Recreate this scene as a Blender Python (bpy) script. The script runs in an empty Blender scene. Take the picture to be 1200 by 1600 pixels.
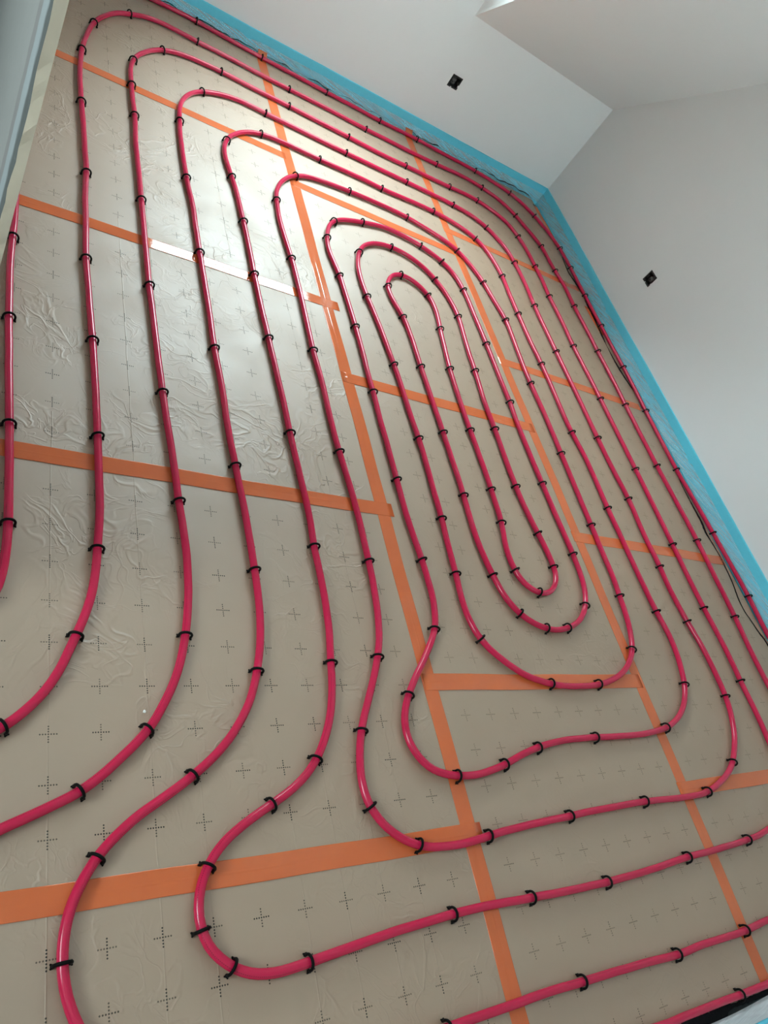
import bpy, bmesh, math, random
from mathutils import Vector, Matrix

S = bpy.context.scene
COL = S.collection
random.seed(7)

# ---------------------------------------------------------------- camera
cam_data = bpy.data.cameras.new('camera')
cam = bpy.data.objects.new('camera', cam_data)
COL.objects.link(cam)
cam_data.sensor_fit = 'VERTICAL'
cam_data.sensor_height = 36.0
cam_data.lens = 1151.83 / 1600 * 36.0
cam_data.clip_start = 0.02
# rows: image right, image down, view direction, in world axes
right = Vector((0.8146245, -0.2242107, 0.5348986))
down = Vector((0.1287872, -0.8293052, -0.5437524))
fwd = Vector((0.5655093, 0.5118421, -0.6466969))
m = Matrix((right, -down, -fwd)).transposed().to_4x4()
m.translation = (0.0, 0.0, 1.5267)
cam.matrix_world = m
S.camera = cam

# ---------------------------------------------------------------- daylight
world = bpy.data.worlds.new('world')
S.world = world
world.use_nodes = True
bg = world.node_tree.nodes['Background']
bg.inputs['Color'].default_value = (.82, .94, 1.0, 1)
bg.inputs['Strength'].default_value = 30.0
S.view_settings.view_transform = 'Standard'
S.view_settings.look = 'None'
S.view_settings.gamma = 1.0
S.view_settings.use_curve_mapping = False
S.view_settings.exposure = -0.13


def portal(name, loc, rot, sx, sy):
    d = bpy.data.lights.new(name, 'AREA')
    d.shape = 'RECTANGLE'
    d.size, d.size_y = sx, sy
    d.cycles.is_portal = True
    o = bpy.data.objects.new(name, d)
    o.location, o.rotation_euler = loc, rot
    COL.objects.link(o)
    return o


# room measures (metres, floor finish at z = 0, camera above the origin)
YB, XR, YF, XL, XH = 4.069, 3.403, -0.345, 0.0790, -1.9
WT = 0.0132                      # thickness of the plasterboard partition
YJ = 0.85                        # its free end
ZK, K = 0.690, 0.80              # knee wall height, roof pitch
ZC = 2.55                        # flat ceiling
YC = YB - (ZC - ZK) / K
SLAB = -0.030
# roof window opening
OX0, OX1, OYT = 1.08, 2.262, 2.95
LIFT = 0.32                      # shaft height measured vertically


def zs(y):
    return ZK + K * (YB - y)


ZT = zs(OYT)
WY = YB - (ZT - ZK - LIFT) / K   # upper end of the glazing
PANE_C = Vector(((OX0 + OX1) / 2, (YB + WY) / 2, (zs(YB) + zs(WY)) / 2 + LIFT))
tilt = math.atan(K)
portal('skylight_portal', PANE_C + Vector((0, math.sin(tilt), math.cos(tilt))) * 0.06,
       (-tilt, 0, 0), OX1 - OX0, (YB - WY) * math.sqrt(1 + K * K))
FW = (1.75, 2.6, 1.05, 2.05)      # unseen front window, added to brighten the walls: x0, x1, z0, z1
portal('front_portal', ((FW[0] + FW[1]) / 2, YF - 0.17, (FW[2] + FW[3]) / 2), (-math.pi / 2, 0, 0), FW[1] - FW[0], FW[3] - FW[2])
HW = (-0.1, 1.1, 1.15, 2.4)       # unseen hall window, added for light on the right wall: y0, y1, z0, z1
portal('hall_portal', (XH - 0.12, (HW[0] + HW[1]) / 2, (HW[2] + HW[3]) / 2), (0, -math.pi / 2, 0),
       HW[3] - HW[2], HW[1] - HW[0])


# ---------------------------------------------------------------- node helpers
class N:
    def __init__(s, name):
        s.m = bpy.data.materials.new(name)
        s.m.use_nodes = True
        s.t = s.m.node_tree
        s.b = s.t.nodes['Principled BSDF']
        s.out = s.t.nodes['Material Output']

    def set(s, col=None, rough=None, metal=None, spec=None, coat=None):
        i = s.b.inputs
        if col is not None: i['Base Color'].default_value = (*col, 1)
        if rough is not None: i['Roughness'].default_value = rough
        if metal is not None: i['Metallic'].default_value = metal
        if spec is not None: i['Specular IOR Level'].default_value = spec
        if coat is not None: i['Coat Weight'].default_value = coat
        return s

    def node(s, typ, **kw):
        n = s.t.nodes.new(typ)
        for k, v in kw.items():
            setattr(n, k, v)
        return n

    def ln(s, a, b):
        s.t.links.new(a, b)

    def M(s, op, a, b=None, c=None):
        n = s.node('ShaderNodeMath', operation=op)
        for k, v in enumerate((a, b, c)):
            if v is None: continue
            if isinstance(v, (int, float)): n.inputs[k].default_value = v
            else: s.ln(v, n.inputs[k])
        return n.outputs[0]

    def pos(s):
        if not hasattr(s, 'p'):
            s.p = s.node('ShaderNodeNewGeometry').outputs['Position']
        return s.p

    def xyz(s):
        n = s.node('ShaderNodeSeparateXYZ')
        s.ln(s.pos(), n.inputs[0])
        return n.outputs

    def noise(s, scale, detail=2, rough=.5, dist=0, vec=None, out='Fac'):
        n = s.node('ShaderNodeTexNoise')
        n.inputs['Scale'].default_value = scale
        n.inputs['Detail'].default_value = detail
        n.inputs['Roughness'].default_value = rough
        n.inputs['Distortion'].default_value = dist
        s.ln(vec if vec is not None else s.pos(), n.inputs['Vector'])
        return n.outputs[out]

    def ramp(s, fac, lo, hi, a=0.0, b=1.0):
        n = s.node('ShaderNodeMapRange')
        n.interpolation_type = 'SMOOTHSTEP'
        for k, v in zip(('From Min', 'From Max', 'To Min', 'To Max'), (lo, hi, a, b)):
            n.inputs[k].default_value = v
        s.ln(fac, n.inputs['Value'])
        return n.outputs[0]

    def mix(s, fac, a, b):
        n = s.node('ShaderNodeMix', data_type='RGBA')
        if isinstance(fac, (int, float)): n.inputs[0].default_value = fac
        else: s.ln(fac, n.inputs[0])
        for k, v in ((6, a), (7, b)):
            if isinstance(v, tuple): n.inputs[k].default_value = (*v, 1)
            else: s.ln(v, n.inputs[k])
        return n.outputs[2]

    def attr(s, name):
        n = s.node('ShaderNodeAttribute', attribute_type='OBJECT', attribute_name=name)
        return n.outputs['Fac']

    def bump(s, h, strength=1.0, dist=0.01):
        n = s.node('ShaderNodeBump')
        n.inputs['Strength'].default_value = strength
        n.inputs['Distance'].default_value = dist
        s.ln(h, n.inputs['Height'])
        s.ln(n.outputs[0], s.b.inputs['Normal'])
        return s


def plain(name, col, rough=.6, metal=0.0, spec=.5, grain=None):
    n = N(name).set(col, rough, metal, spec)
    if grain:
        sc, amp, depth = grain
        f = n.noise(sc, 4, .6)
        n.ln(n.mix(f, tuple(c * (1 - amp) for c in col), tuple(min(1, c * (1 + amp)) for c in col)), n.b.inputs['Base Color'])
        n.bump(f, .5, depth)
    return n.m


# ---------------------------------------------------------------- materials
M_PLASTER = plain('white_plaster', (.79, .80, .79), .85, spec=.25, grain=(3.0, .02, .0008))
M_HALL = plain('hall_plaster', (.78, .79, .78), .85, spec=.25, grain=(3.0, .02, .0008))
M_SLAB = plain('bare_screed', (.10, .095, .09), .9, grain=(30, .2, .002))
M_WOODWHITE = plain('white_window_paint', (.8, .8, .8), .4, grain=(40, .02, .0003))
M_CLIP = plain('black_nylon', (.003, .003, .003), .6, spec=.1, grain=(200, .2, .0002))
M_BOX = plain('black_box_plastic', (.012, .012, .012), .45, grain=(120, .2, .0003))
M_TERM = plain('grey_terminal', (.12, .12, .12), .5, grain=(150, .2, .0003))
M_DARK_EDGE = plain('black_edge_band', (.004, .004, .005), .6, spec=.06, grain=(90, .3, .002))  # black band put in for the shaded gap at the panel edge
M_CRUMB = plain('white_foam_bead', (.85, .85, .82), .7, grain=(400, .1, .001))


def mat_foil():
    n = N('printed_foil').set((.5, .46, .4), .5, .0, .5)
    n.b.inputs['IOR'].default_value = 2.45
    o = n.xyz()
    X, Y = o[0], o[1]
    px, py, x0, y0 = n.attr('px'), n.attr('py'), n.attr('x0'), n.attr('y0')

    def signed(u, u0, p):       # signed distance to the nearest grid line
        q = n.M('DIVIDE', n.M('SUBTRACT', u, u0), p)
        return n.M('MULTIPLY', n.M('SUBTRACT', q, n.M('ROUND', q)), p), n.M('ROUND', q)
    sx, ix = signed(X, x0, px)
    sy, iy = signed(Y, y0, py)
    ax, ay = n.M('ABSOLUTE', sx), n.M('ABSOLUTE', sy)

    def dots(a, along, across):  # a dotted arm
        q = n.M('DIVIDE', along, .0052)
        d = n.M('MULTIPLY', n.M('SUBTRACT', q, n.M('ROUND', q)), .0052)
        r = n.M('SQRT', n.M('ADD', n.M('MULTIPLY', d, d), n.M('MULTIPLY', across, across)))
        disc = n.M('LESS_THAN', r, .0016)
        return n.M('MULTIPLY', disc, n.M('LESS_THAN', a, .0175))
    cell = n.node('ShaderNodeCombineXYZ')
    n.ln(ix, cell.inputs[0]); n.ln(iy, cell.inputs[1]); n.ln(n.M('ADD', x0, n.M('MULTIPLY', y0, 7.0)), cell.inputs[2])
    wn = n.node('ShaderNodeTexWhiteNoise', noise_dimensions='3D')
    n.ln(cell.outputs[0], wn.inputs['Vector'])
    sep = n.node('ShaderNodeSeparateColor')
    n.ln(wn.outputs['Color'], sep.inputs[0])
    inkh = n.M('MULTIPLY', dots(ax, sx, sy), n.ramp(sep.outputs[0], 0, 1, .7, 1.0))
    inkv = n.M('MULTIPLY', dots(ay, sy, sx), n.ramp(sep.outputs[1], 0, 1, .7, 1.0))
    ink = n.M('MULTIPLY', n.M('MAXIMUM', inkh, inkv), n.attr('ink'))
    up = n.M('GREATER_THAN', n.xyz()[2], -.002)
    ink = n.M('MULTIPLY', ink, up)
    tone = n.noise(1.6, 3, .5)
    base = n.mix(tone, (.275, .170, .098), (.32, .205, .122))
    n.ln(n.mix(ink, base, (.012, .011, .010)), n.b.inputs['Base Color'])
    n.ln(n.M('MULTIPLY', n.M('SUBTRACT', 1.0, n.M('MULTIPLY', ink, .85)), .5), n.b.inputs['Specular IOR Level'])
    # creases of the loose foil: sharp ridges where two noise fields cross zero, gathered in patches
    warp = n.noise(5, 2, .5, out='Color')
    va = n.node('ShaderNodeVectorMath', operation='SCALE'); va.inputs['Scale'].default_value = .22
    n.ln(warp, va.inputs[0])
    vb = n.node('ShaderNodeVectorMath', operation='ADD')
    n.ln(n.pos(), vb.inputs[0]); n.ln(va.outputs[0], vb.inputs[1])
    r1 = n.M('ABSOLUTE', n.M('SUBTRACT', n.noise(7.0, 2, .5, .6, vb.outputs[0]), .5))
    r2 = n.M('ABSOLUTE', n.M('SUBTRACT', n.noise(15.0, 2, .55, .8, vb.outputs[0]), .5))
    ridge = n.M('ADD', n.ramp(r1, 0, .035, 1.0, 0.0), n.M('MULTIPLY', n.ramp(r2, 0, .06, 1.0, 0.0), .55))
    patch = n.ramp(n.noise(3.2, 2, .5), .40, .66)
    crease = n.M('MULTIPLY', n.M('MULTIPLY', ridge, patch), n.attr('crease'))
    # fine straight folds that follow the printed columns
    fold = n.ramp(n.M('ABSOLUTE', n.M('ADD', sx, n.M('MULTIPLY', n.M('SUBTRACT', n.noise(9, 1), .5), .006))), 0, .0022, 1.0, 0.0)
    wn2 = n.node('ShaderNodeTexWhiteNoise', noise_dimensions='1D')
    n.ln(n.M('ADD', ix, n.M('MULTIPLY', n.M('ROUND', n.M('MULTIPLY', Y, 1.1)), 17.0)), wn2.inputs['W'])
    fold = n.M('MULTIPLY', n.M('MULTIPLY', fold, n.M('GREATER_THAN', wn2.outputs['Value'], .52)), n.attr('crease'))
    soft = n.noise(13, 3, .5)
    h = n.M('ADD', n.M('MULTIPLY', crease, 1.0), n.M('ADD', n.M('MULTIPLY', fold, .45), n.M('MULTIPLY', soft, .35)))
    n.bump(h, .34, .0035)
    n.ln(n.ramp(n.noise(5, 3), .3, .7, .56, .64), n.b.inputs['Roughness'])
    return n.m


def mat_tape():
    n = N('orange_tape').set((.62, .19, .06), .2, 0, .5)
    f = n.noise(9, 3, .6)
    n.ln(n.mix(f, (.53, .11, .034), (.61, .145, .047)), n.b.inputs['Base Color'])
    v = n.node('ShaderNodeMapping')
    n.ln(n.pos(), v.inputs[0]); v.inputs['Scale'].default_value = (1, 1, 1)
    h = n.noise(22, 3, .55, .5)
    n.bump(h, .05, .002)
    n.ln(n.ramp(n.noise(14, 2), .3, .7, .04, .07), n.b.inputs['Roughness'])
    return n.m


def mat_pipe():
    n = N('red_pipe_plastic').set((.55, .02, .085), .2, 0, .38)
    uv = n.node('ShaderNodeUVMap', uv_map='UVMap')
    s = n.node('ShaderNodeSeparateXYZ'); n.ln(uv.outputs[0], s.inputs[0])
    along, turn = s.outputs[0], s.outputs[1]
    q = n.M('DIVIDE', along, .0042)
    d = n.M('ABSOLUTE', n.M('SUBTRACT', q, n.M('ROUND', q)))
    dot = n.M('MULTIPLY', n.M('LESS_THAN', d, .3), n.M('LESS_THAN', n.M('ABSOLUTE', n.M('SUBTRACT', turn, .36)), .012))
    stretch = n.node('ShaderNodeTexWhiteNoise', noise_dimensions='1D')
    n.ln(n.M('FLOOR', n.M('DIVIDE', along, .33)), stretch.inputs['W'])
    dot = n.M('MULTIPLY', dot, n.M('GREATER_THAN', stretch.outputs['Value'], .55))
    f = n.noise(4, 2)
    base = n.mix(f, (.47, .010, .052), (.54, .014, .066))
    n.ln(n.mix(n.M('MULTIPLY', dot, .75), base, (.09, .01, .02)), n.b.inputs['Base Color'])
    n.bump(n.noise(60, 2), .08, .001)
    return n.m


def mat_foam():
    n = N('blue_foam').set((.06, .36, .48), .6, 0, .35)
    f = n.noise(60, 3, .6)
    n.ln(n.mix(f, (.12, .58, .73), (.14, .64, .80)), n.b.inputs['Base Color'])
    n.bump(f, .25, .001)
    return n.m


def mat_film(opaque=(.12, .48)):
    n = N('clear_skirt_film').set((.80, .86, .88), .45, 0, .4)
    o = n.xyz()
    run = n.M('ADD', o[0], o[1])
    cb = n.node('ShaderNodeCombineXYZ')
    n.ln(n.M('MULTIPLY', n.M('ADD', o[2], n.M('MULTIPLY', run, .22)), 190.0), cb.inputs[0])
    n.ln(n.M('MULTIPLY', run, 7.0), cb.inputs[1])
    f = n.noise(1.0, 3, .55, .3, cb.outputs[0])
    n.bump(f, .15, .003)
    tr = n.node('ShaderNodeBsdfTransparent')
    mx = n.node('ShaderNodeMixShader')
    n.ln(n.ramp(f, .3, .8, opaque[0], opaque[1]), mx.inputs[0])
    n.ln(tr.outputs[0], mx.inputs[1]); n.ln(n.b.outputs[0], mx.inputs[2])
    n.ln(mx.outputs[0], n.out.inputs[0])
    return n.m


def mat_glass():
    n = N('window_glass')
    tr = n.node('ShaderNodeBsdfTransparent'); tr.inputs[0].default_value = (.93, .97, .96, 1)
    gl = n.node('ShaderNodeBsdfGlossy'); gl.inputs['Roughness'].default_value = .02
    fr = n.node('ShaderNodeFresnel'); fr.inputs[0].default_value = 1.45
    mx = n.node('ShaderNodeMixShader')
    n.ln(fr.outputs[0], mx.inputs[0]); n.ln(tr.outputs[0], mx.inputs[1]); n.ln(gl.outputs[0], mx.inputs[2])
    n.ln(mx.outputs[0], n.out.inputs[0])
    return n.m


def mat_board():
    n = N('plasterboard_paper').set((.4, .43, .43), .8, 0, .3)
    Y = n.xyz()[1]
    jit = n.M('MULTIPLY', n.M('SUBTRACT', n.noise(35, 3), .5), .02)
    y = n.M('ADD', Y, jit)
    f = n.noise(14, 4, .6)
    face = n.mix(f, (.205, .196, .183), (.23, .218, .204))
    pale = n.mix(f, (.21, .222, .222), (.232, .24, .237))
    # the paper lap along the factory edge: rough grey rim, pale lap, brownish lap line, then the face
    lap = n.M('MULTIPLY', n.ramp(y, .985, .978), n.ramp(y, .934, .941))
    c = n.mix(n.ramp(y, .936, .944), pale, face)
    c = n.mix(n.M('MULTIPLY', lap, .7), c, (.155, .138, .133))
    c = n.mix(n.ramp(y, .893, .876), c, (.075, .076, .072))
    n.ln(c, n.b.inputs['Base Color'])
    n.bump(n.noise(90, 3), .3, .001)
    return n.m


M_FOIL, M_TAPE, M_PIPE, M_FOAM, M_FILM = mat_foil(), mat_tape(), mat_pipe(), mat_foam(), mat_film()
M_GLASS, M_BOARD = mat_glass(), mat_board()
M_FILM_MILKY = mat_film((.72, .95))
M_GYPSUM = plain('gypsum_core', (.59, .505, .39), .9, spec=.2, grain=(60, .06, .001))


# ---------------------------------------------------------------- mesh helpers
def obj(name, verts, faces, mats, parent=None, smooth=False, midx=None):
    me = bpy.data.meshes.new(name)
    me.from_pydata([tuple(v) for v in verts], [], faces)
    for mm in (mats if isinstance(mats, (list, tuple)) else [mats]):
        me.materials.append(mm)
    if midx:
        me.polygons.foreach_set('material_index', midx)
    if smooth:
        me.polygons.foreach_set('use_smooth', [True] * len(me.polygons))
    me.update()
    o = bpy.data.objects.new(name, me)
    COL.objects.link(o)
    if parent: o.parent = parent
    return o


class MB:
    """collects boxes, quads and rings, then links them as one mesh object"""
    def __init__(s): s.v, s.f = [], []

    def box(s, a, b):
        (x0, y0, z0), (x1, y1, z1) = a, b
        k = len(s.v)
        s.v += [(x0, y0, z0), (x1, y0, z0), (x1, y1, z0), (x0, y1, z0), (x0, y0, z1), (x1, y0, z1), (x1, y1, z1), (x0, y1, z1)]
        s.f += [(k, k+3, k+2, k+1), (k+4, k+5, k+6, k+7), (k, k+1, k+5, k+4), (k+1, k+2, k+6, k+5), (k+2, k+3, k+7, k+6), (k+3, k, k+4, k+7)]
        return s

    def hexa(s, p):             # eight points: bottom ring, top ring
        k = len(s.v)
        s.v += [tuple(q) for q in p]
        s.f += [(k, k+3, k+2, k+1), (k+4, k+5, k+6, k+7), (k, k+1, k+5, k+4), (k+1, k+2, k+6, k+5), (k+2, k+3, k+7, k+6), (k+3, k, k+4, k+7)]
        return s

    def build(s, name, mat, parent=None, bevel=0):
        o = obj(name, s.v, s.f, mat, parent)
        bm = bmesh.new(); bm.from_mesh(o.data)
        bmesh.ops.recalc_face_normals(bm, faces=bm.faces)
        if bevel:
            bmesh.ops.bevel(bm, geom=bm.edges[:], offset=bevel, segments=2, affect='EDGES', profile=.5)
        bm.to_mesh(o.data); bm.free()
        return o


def tag(o, label=None, cat=None, group=None, kind=None):
    if label: o['label'] = label
    if cat: o['category'] = cat
    if group: o['group'] = group
    if kind: o['kind'] = kind
    return o


def struct(o):
    o['kind'] = 'structure'
    return o


def empty(name, loc):
    o = bpy.data.objects.new(name, None)
    o.location = loc
    o.empty_display_size = .05
    COL.objects.link(o)
    return o


def adopt(child, root):
    child.parent = root
    child.matrix_parent_inverse = Matrix.Translation(root.location).inverted()
    return child


def wall_hole(mb, axis, c0, c1, u0, u1, z0, z1, holes):
    """wall slab between c0 and c1 on an axis, spanning u0..u1 and z0..z1, with rectangular holes (ua, ub, za, zb)"""
    def put(ua, ub, za, zb):
        if ub - ua < 1e-6 or zb - za < 1e-6: return
        if axis == 'y': mb.box((ua, c0, za), (ub, c1, zb))
        else: mb.box((c0, ua, za), (c1, ub, zb))
    h = holes[0] if holes else None
    if not h: put(u0, u1, z0, z1); return
    put(u0, h[0], z0, z1); put(h[1], u1, z0, z1)
    put(h[0], h[1], z0, h[2]); put(h[0], h[1], h[3], z1)


# ---------------------------------------------------------------- room shell
floor = struct(MB().box((XH - .1, YF - .15, SLAB - .12), (XR + .15, YB + .15, SLAB)).build('floor', M_SLAB))

SB = (2.376, .365)               # socket box in the back wall: x, z
SR = (2.883, .356)               # socket box in the right wall: y, z
HS = .0315
mb = MB(); wall_hole(mb, 'y', YB, YB + .15, XH, XR + .15, SLAB, ZK + .014, [(SB[0]-HS, SB[0]+HS, SB[1]-HS, SB[1]+HS)])
wall_back = struct(mb.build('wall_back', M_PLASTER))
mb = MB(); wall_hole(mb, 'x', XR, XR + .15, YF - .15, YB, SLAB, 3.9, [(SR[0]-HS, SR[0]+HS, SR[1]-HS, SR[1]+HS)])
wall_right = struct(mb.build('wall_right', M_PLASTER))
mb = MB(); wall_hole(mb, 'y', YF - .15, YF, XH, XR, SLAB, ZC, [FW])
wall_front = struct(mb.build('wall_front', M_PLASTER))
mb = MB(); wall_hole(mb, 'x', XH - .15, XH, YF, YB, SLAB, ZC + .8, [HW])
wall_hall = struct(mb.build('wall_hall', M_HALL))

# plasterboard partition: paper face to the hall, ragged gypsum end, room face
ny, nz = 60, 90
ys = [YJ + (YB - YJ) * (i / ny) ** 1.6 for i in range(ny + 1)]
zz = [SLAB + (1.62 - SLAB) * j / nz for j in range(nz + 1)] + [ZC]
v, f, mi = [], [], []
for i, y in enumerate(ys):
    for z in zz:
        x = XL + (.0016 * max(0, 1 - (y - YJ) / .045) if y < YJ + .05 else 0)
        v.append((x + (random.uniform(-.0011, .0011) if i == 0 else 0), y + (random.uniform(-.0012, .0012) if i == 0 else 0), min(z, zs(y) - .002 if y > YC else z)))
n1 = len(zz)
for i in range(ny):
    for j in range(n1 - 1):
        f.append((i*n1+j, i*n1+j+1, (i+1)*n1+j+1, (i+1)*n1+j)); mi.append(0)
e = len(v)
for z in zz: v.append((XL + WT, YJ, z))
for j in range(n1 - 1):
    f.append((j, e+j, e+j+1, j+1)); mi.append(1)
e2 = len(v)
v += [(XL + WT, YB, SLAB), (XL + WT, YB, ZK), (XL + WT, YC, ZC)]
f.append(tuple([e2, e2+1, e2+2] + [e+j for j in range(n1-1, -1, -1)])); mi.append(2)
wall_left = struct(obj('wall_left', v, f, [M_BOARD, M_GYPSUM, M_PLASTER], midx=mi))

# sloping ceiling with the roof window opening, flat ceiling behind the camera
def slope_slab(mb, x0, x1, y0, y1, t=.02):
    p = [(x0, y0, zs(y0)), (x1, y0, zs(y0)), (x1, y1, zs(y1)), (x0, y1, zs(y1))]
    mb.hexa(p + [(a, b, c + t) for a, b, c in p])
mb = MB()
slope_slab(mb, XH, OX0, YC, YB)
slope_slab(mb, OX1, XR, YC, YB)
slope_slab(mb, OX0, OX1, YC, OYT)
ceiling = struct(mb.build('ceiling', M_PLASTER))
flat = struct(MB().box((XH, YF, ZC), (XR, YC + .02, ZC + .03)).build('ceiling', M_PLASTER))

# roof window: plastered reveals, frame, glazing
win = struct(empty('window_1', PANE_C))
mb = MB()
T = .03
mb.box((OX0 - T, YB, ZK + .014), (OX1 + T, YB + T, ZK + LIFT + .02))                        # lower reveal, upright
for x in (OX0 - T, OX1):
    ring = [(x, OYT - .001, ZT + .02), (x, YB + .001, ZK + .02), (x, YB + .001, ZK + LIFT), (x, WY, ZT)]
    k = len(mb.v)
    mb.v += ring + [(a + T, b, c) for a, b, c in ring]
    mb.f += [(k, k+1, k+2, k+3), (k+4, k+7, k+6, k+5)] + [(k+i, k+4+i, k+4+(i+1) % 4, k+(i+1) % 4) for i in range(4)]
mb.box((OX0 - T, OYT - .004, ZT + .0202), (OX1 + T, WY, ZT + .0202 + T))                                     # upper reveal, level
adopt(mb.build('reveal', M_PLASTER), win)
up = Vector((0, math.sin(tilt), math.cos(tilt))); dn = Vector((0, math.cos(tilt), -math.sin(tilt)))
hx, hl = (OX1 - OX0) / 2, (YB - WY) / 2 * math.sqrt(1 + K * K)


def tilted(a, b, c0, c1, t0, t1):
    pts = []
    for t in (t0, t1):
        for x, l in ((a, c0), (b, c0), (b, c1), (a, c1)):
            pts.append(PANE_C + Vector((x, 0, 0)) + dn * l + up * t)
    return pts
mb = MB()
w = .055
mb.hexa(tilted(-hx - .03, -hx + w, -hl - .03, hl + .03, 0, .05)).hexa(tilted(hx - w, hx + .03, -hl - .03, hl + .03, 0, .05))
mb.hexa(tilted(-hx + w, hx - w, -hl - .03, -hl + w, 0, .05)).hexa(tilted(-hx + w, hx - w, hl - w, hl + .03, 0, .05))
adopt(mb.build('window_frame', M_WOODWHITE), win)
adopt(MB().hexa(tilted(-hx + w, hx - w, -hl + w, hl - w, .02, .026)).build('pane', M_GLASS), win)

# unseen hall window, added to light the right wall and the partition
fill_win_hall = struct(empty('fill_window_hall', (XH - .05, (HW[0] + HW[1]) / 2, HW[2])))
mb = MB()
for a, b in (((HW[0], HW[2]), (HW[0] + .06, HW[3])), ((HW[1] - .06, HW[2]), (HW[1], HW[3])),
             ((HW[0] + .06, HW[2]), (HW[1] - .06, HW[2] + .06)), ((HW[0] + .06, HW[3] - .06), (HW[1] - .06, HW[3]))):
    mb.box((XH - .09, a[0], a[1]), (XH - .03, b[0], b[1]))
adopt(mb.build('window_frame', M_WOODWHITE), fill_win_hall)
adopt(MB().box((XH - .065, HW[0] + .06, HW[2] + .06), (XH - .06, HW[1] - .06, HW[3] - .06)).build('pane', M_GLASS), fill_win_hall)

fill_win_front = struct(empty('fill_window_front', ((FW[0] + FW[1]) / 2, YF - .05, FW[2])))  # unseen window, added to light the back and right walls
mb = MB()
for a, b in (((FW[0], FW[2]), (FW[0] + .06, FW[3])), ((FW[1] - .06, FW[2]), (FW[1], FW[3])),
             ((FW[0] + .06, FW[2]), (FW[1] - .06, FW[2] + .06)), ((FW[0] + .06, FW[3] - .06), (FW[1] - .06, FW[3]))):
    mb.box((a[0], YF - .11, a[1]), (b[0], YF - .05, b[1]))
adopt(mb.build('window_frame', M_WOODWHITE), fill_win_front)
adopt(MB().box((FW[0] + .06, YF - .085, FW[2] + .06), (FW[1] - .06, YF - .08, FW[3] - .06)).build('pane', M_GLASS), fill_win_front)

# ---------------------------------------------------------------- insulation panels (pieces of the floor)
XA, XB2 = 1.3315, 2.2793
XE, YE = 3.335, -0.306           # ragged edges at the right wall and near wall
COLS = [
    (.098, XA, [-.306, .228, 1.2185, 2.1861, 3.1542, 4.045], [(.338, .137)]*1 + [(.338, .0345)] + [(.340, .015)]*3, .1003, .0985, 1.0),
    (XA, XB2, [-.306, .6339, 1.7928, 2.9569, 4.045], [(1.527, .0475), (1.527, .0270), (1.527, .0270), (1.527, .03)], .0955, .0975, .35),
    (XB2, XE, [-.306, .263, 1.2356, 2.1912, 3.1442, 4.045], [(2.365, .05), (2.365, .0560), (2.365, .056), (2.365, .056), (2.365, .056)], .0950, .0975, .12),
]
for ci, (x0, x1, yy, offs, px, py, cr) in enumerate(COLS):
    for i in range(len(yy) - 1):
        y0, y1 = yy[i], yy[i + 1]
        g = .0012
        bm = bmesh.new()
        bmesh.ops.create_cube(bm, size=1)
        for q in bm.verts:
            q.co = Vector((x0 + g if q.co.x < 0 else x1 - g, y0 + g if q.co.y < 0 else y1 - g, SLAB + .0005 if q.co.z < 0 else 0))
        bmesh.ops.bevel(bm, geom=[e_ for e_ in bm.edges if all(q.co.z > -.01 for q in e_.verts)], offset=.002, segments=2, affect='EDGES', profile=.5)
        me = bpy.data.meshes.new('insulation_panel'); bm.to_mesh(me); bm.free()
        me.materials.append(M_FOIL)
        o = bpy.data.objects.new('insulation_panel', me)
        COL.objects.link(o)
        o.parent = floor
        o['x0'], o['y0'], o['px'], o['py'] = float(offs[i][0]), float(offs[i][1]), px, py
        o['crease'] = cr
        o['ink'] = (1.0, .76, .7)[ci]

# ---------------------------------------------------------------- joint tapes
def tape(p0, p1, label, width=.050, z0=.0004, lift=None):
    p0, p1 = Vector(p0), Vector(p1)
    d = (p1 - p0); L = d.length; d.normalize(); nrm = Vector((-d.y, d.x))
    n = max(4, int(L / .025))
    prof = [(-.5, 0), (-.47, .0002), (-.44, .0002), (-.08, .0002), (-.06, .0002), (-.02, .0004), (.02, .0004), (.06, .0002), (.08, .0002), (.44, .0002), (.47, .0002), (.5, 0)]
    rr = random.Random(label)
    ph = [rr.uniform(0, 6) for _ in range(4)]
    vs, fs = [], []
    for i in range(n + 1):
        s = L * i / n
        wob = .0012 * math.sin(s * 5 + ph[0]) + .0007 * math.sin(s * 17 + ph[1])
        for u, h in prof:
            q = p0 + d * s + nrm * (u * width + wob)
            hh = z0 + h * (1 + .6 * math.sin(s * 9 + ph[2])) + .00004 * math.sin(s * 40 + ph[3] + u * 5)
            if lift: hh += lift(s)
            vs.append((q.x, q.y, hh))
    k = len(prof)
    for i in range(n):
        for j in range(k - 1):
            fs.append((i*k+j, i*k+j+1, (i+1)*k+j+1, (i+1)*k+j))
    o = obj('joint_tape', vs, fs, M_TAPE, smooth=True)
    if o.data.polygons[0].normal.z < 0: o.data.flip_normals()
    md = o.modifiers.new('thick', 'SOLIDIFY'); md.thickness = .0003; md.offset = 1
    return tag(o, label, 'tape', 'orange joint tapes on the floor panels')

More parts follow.
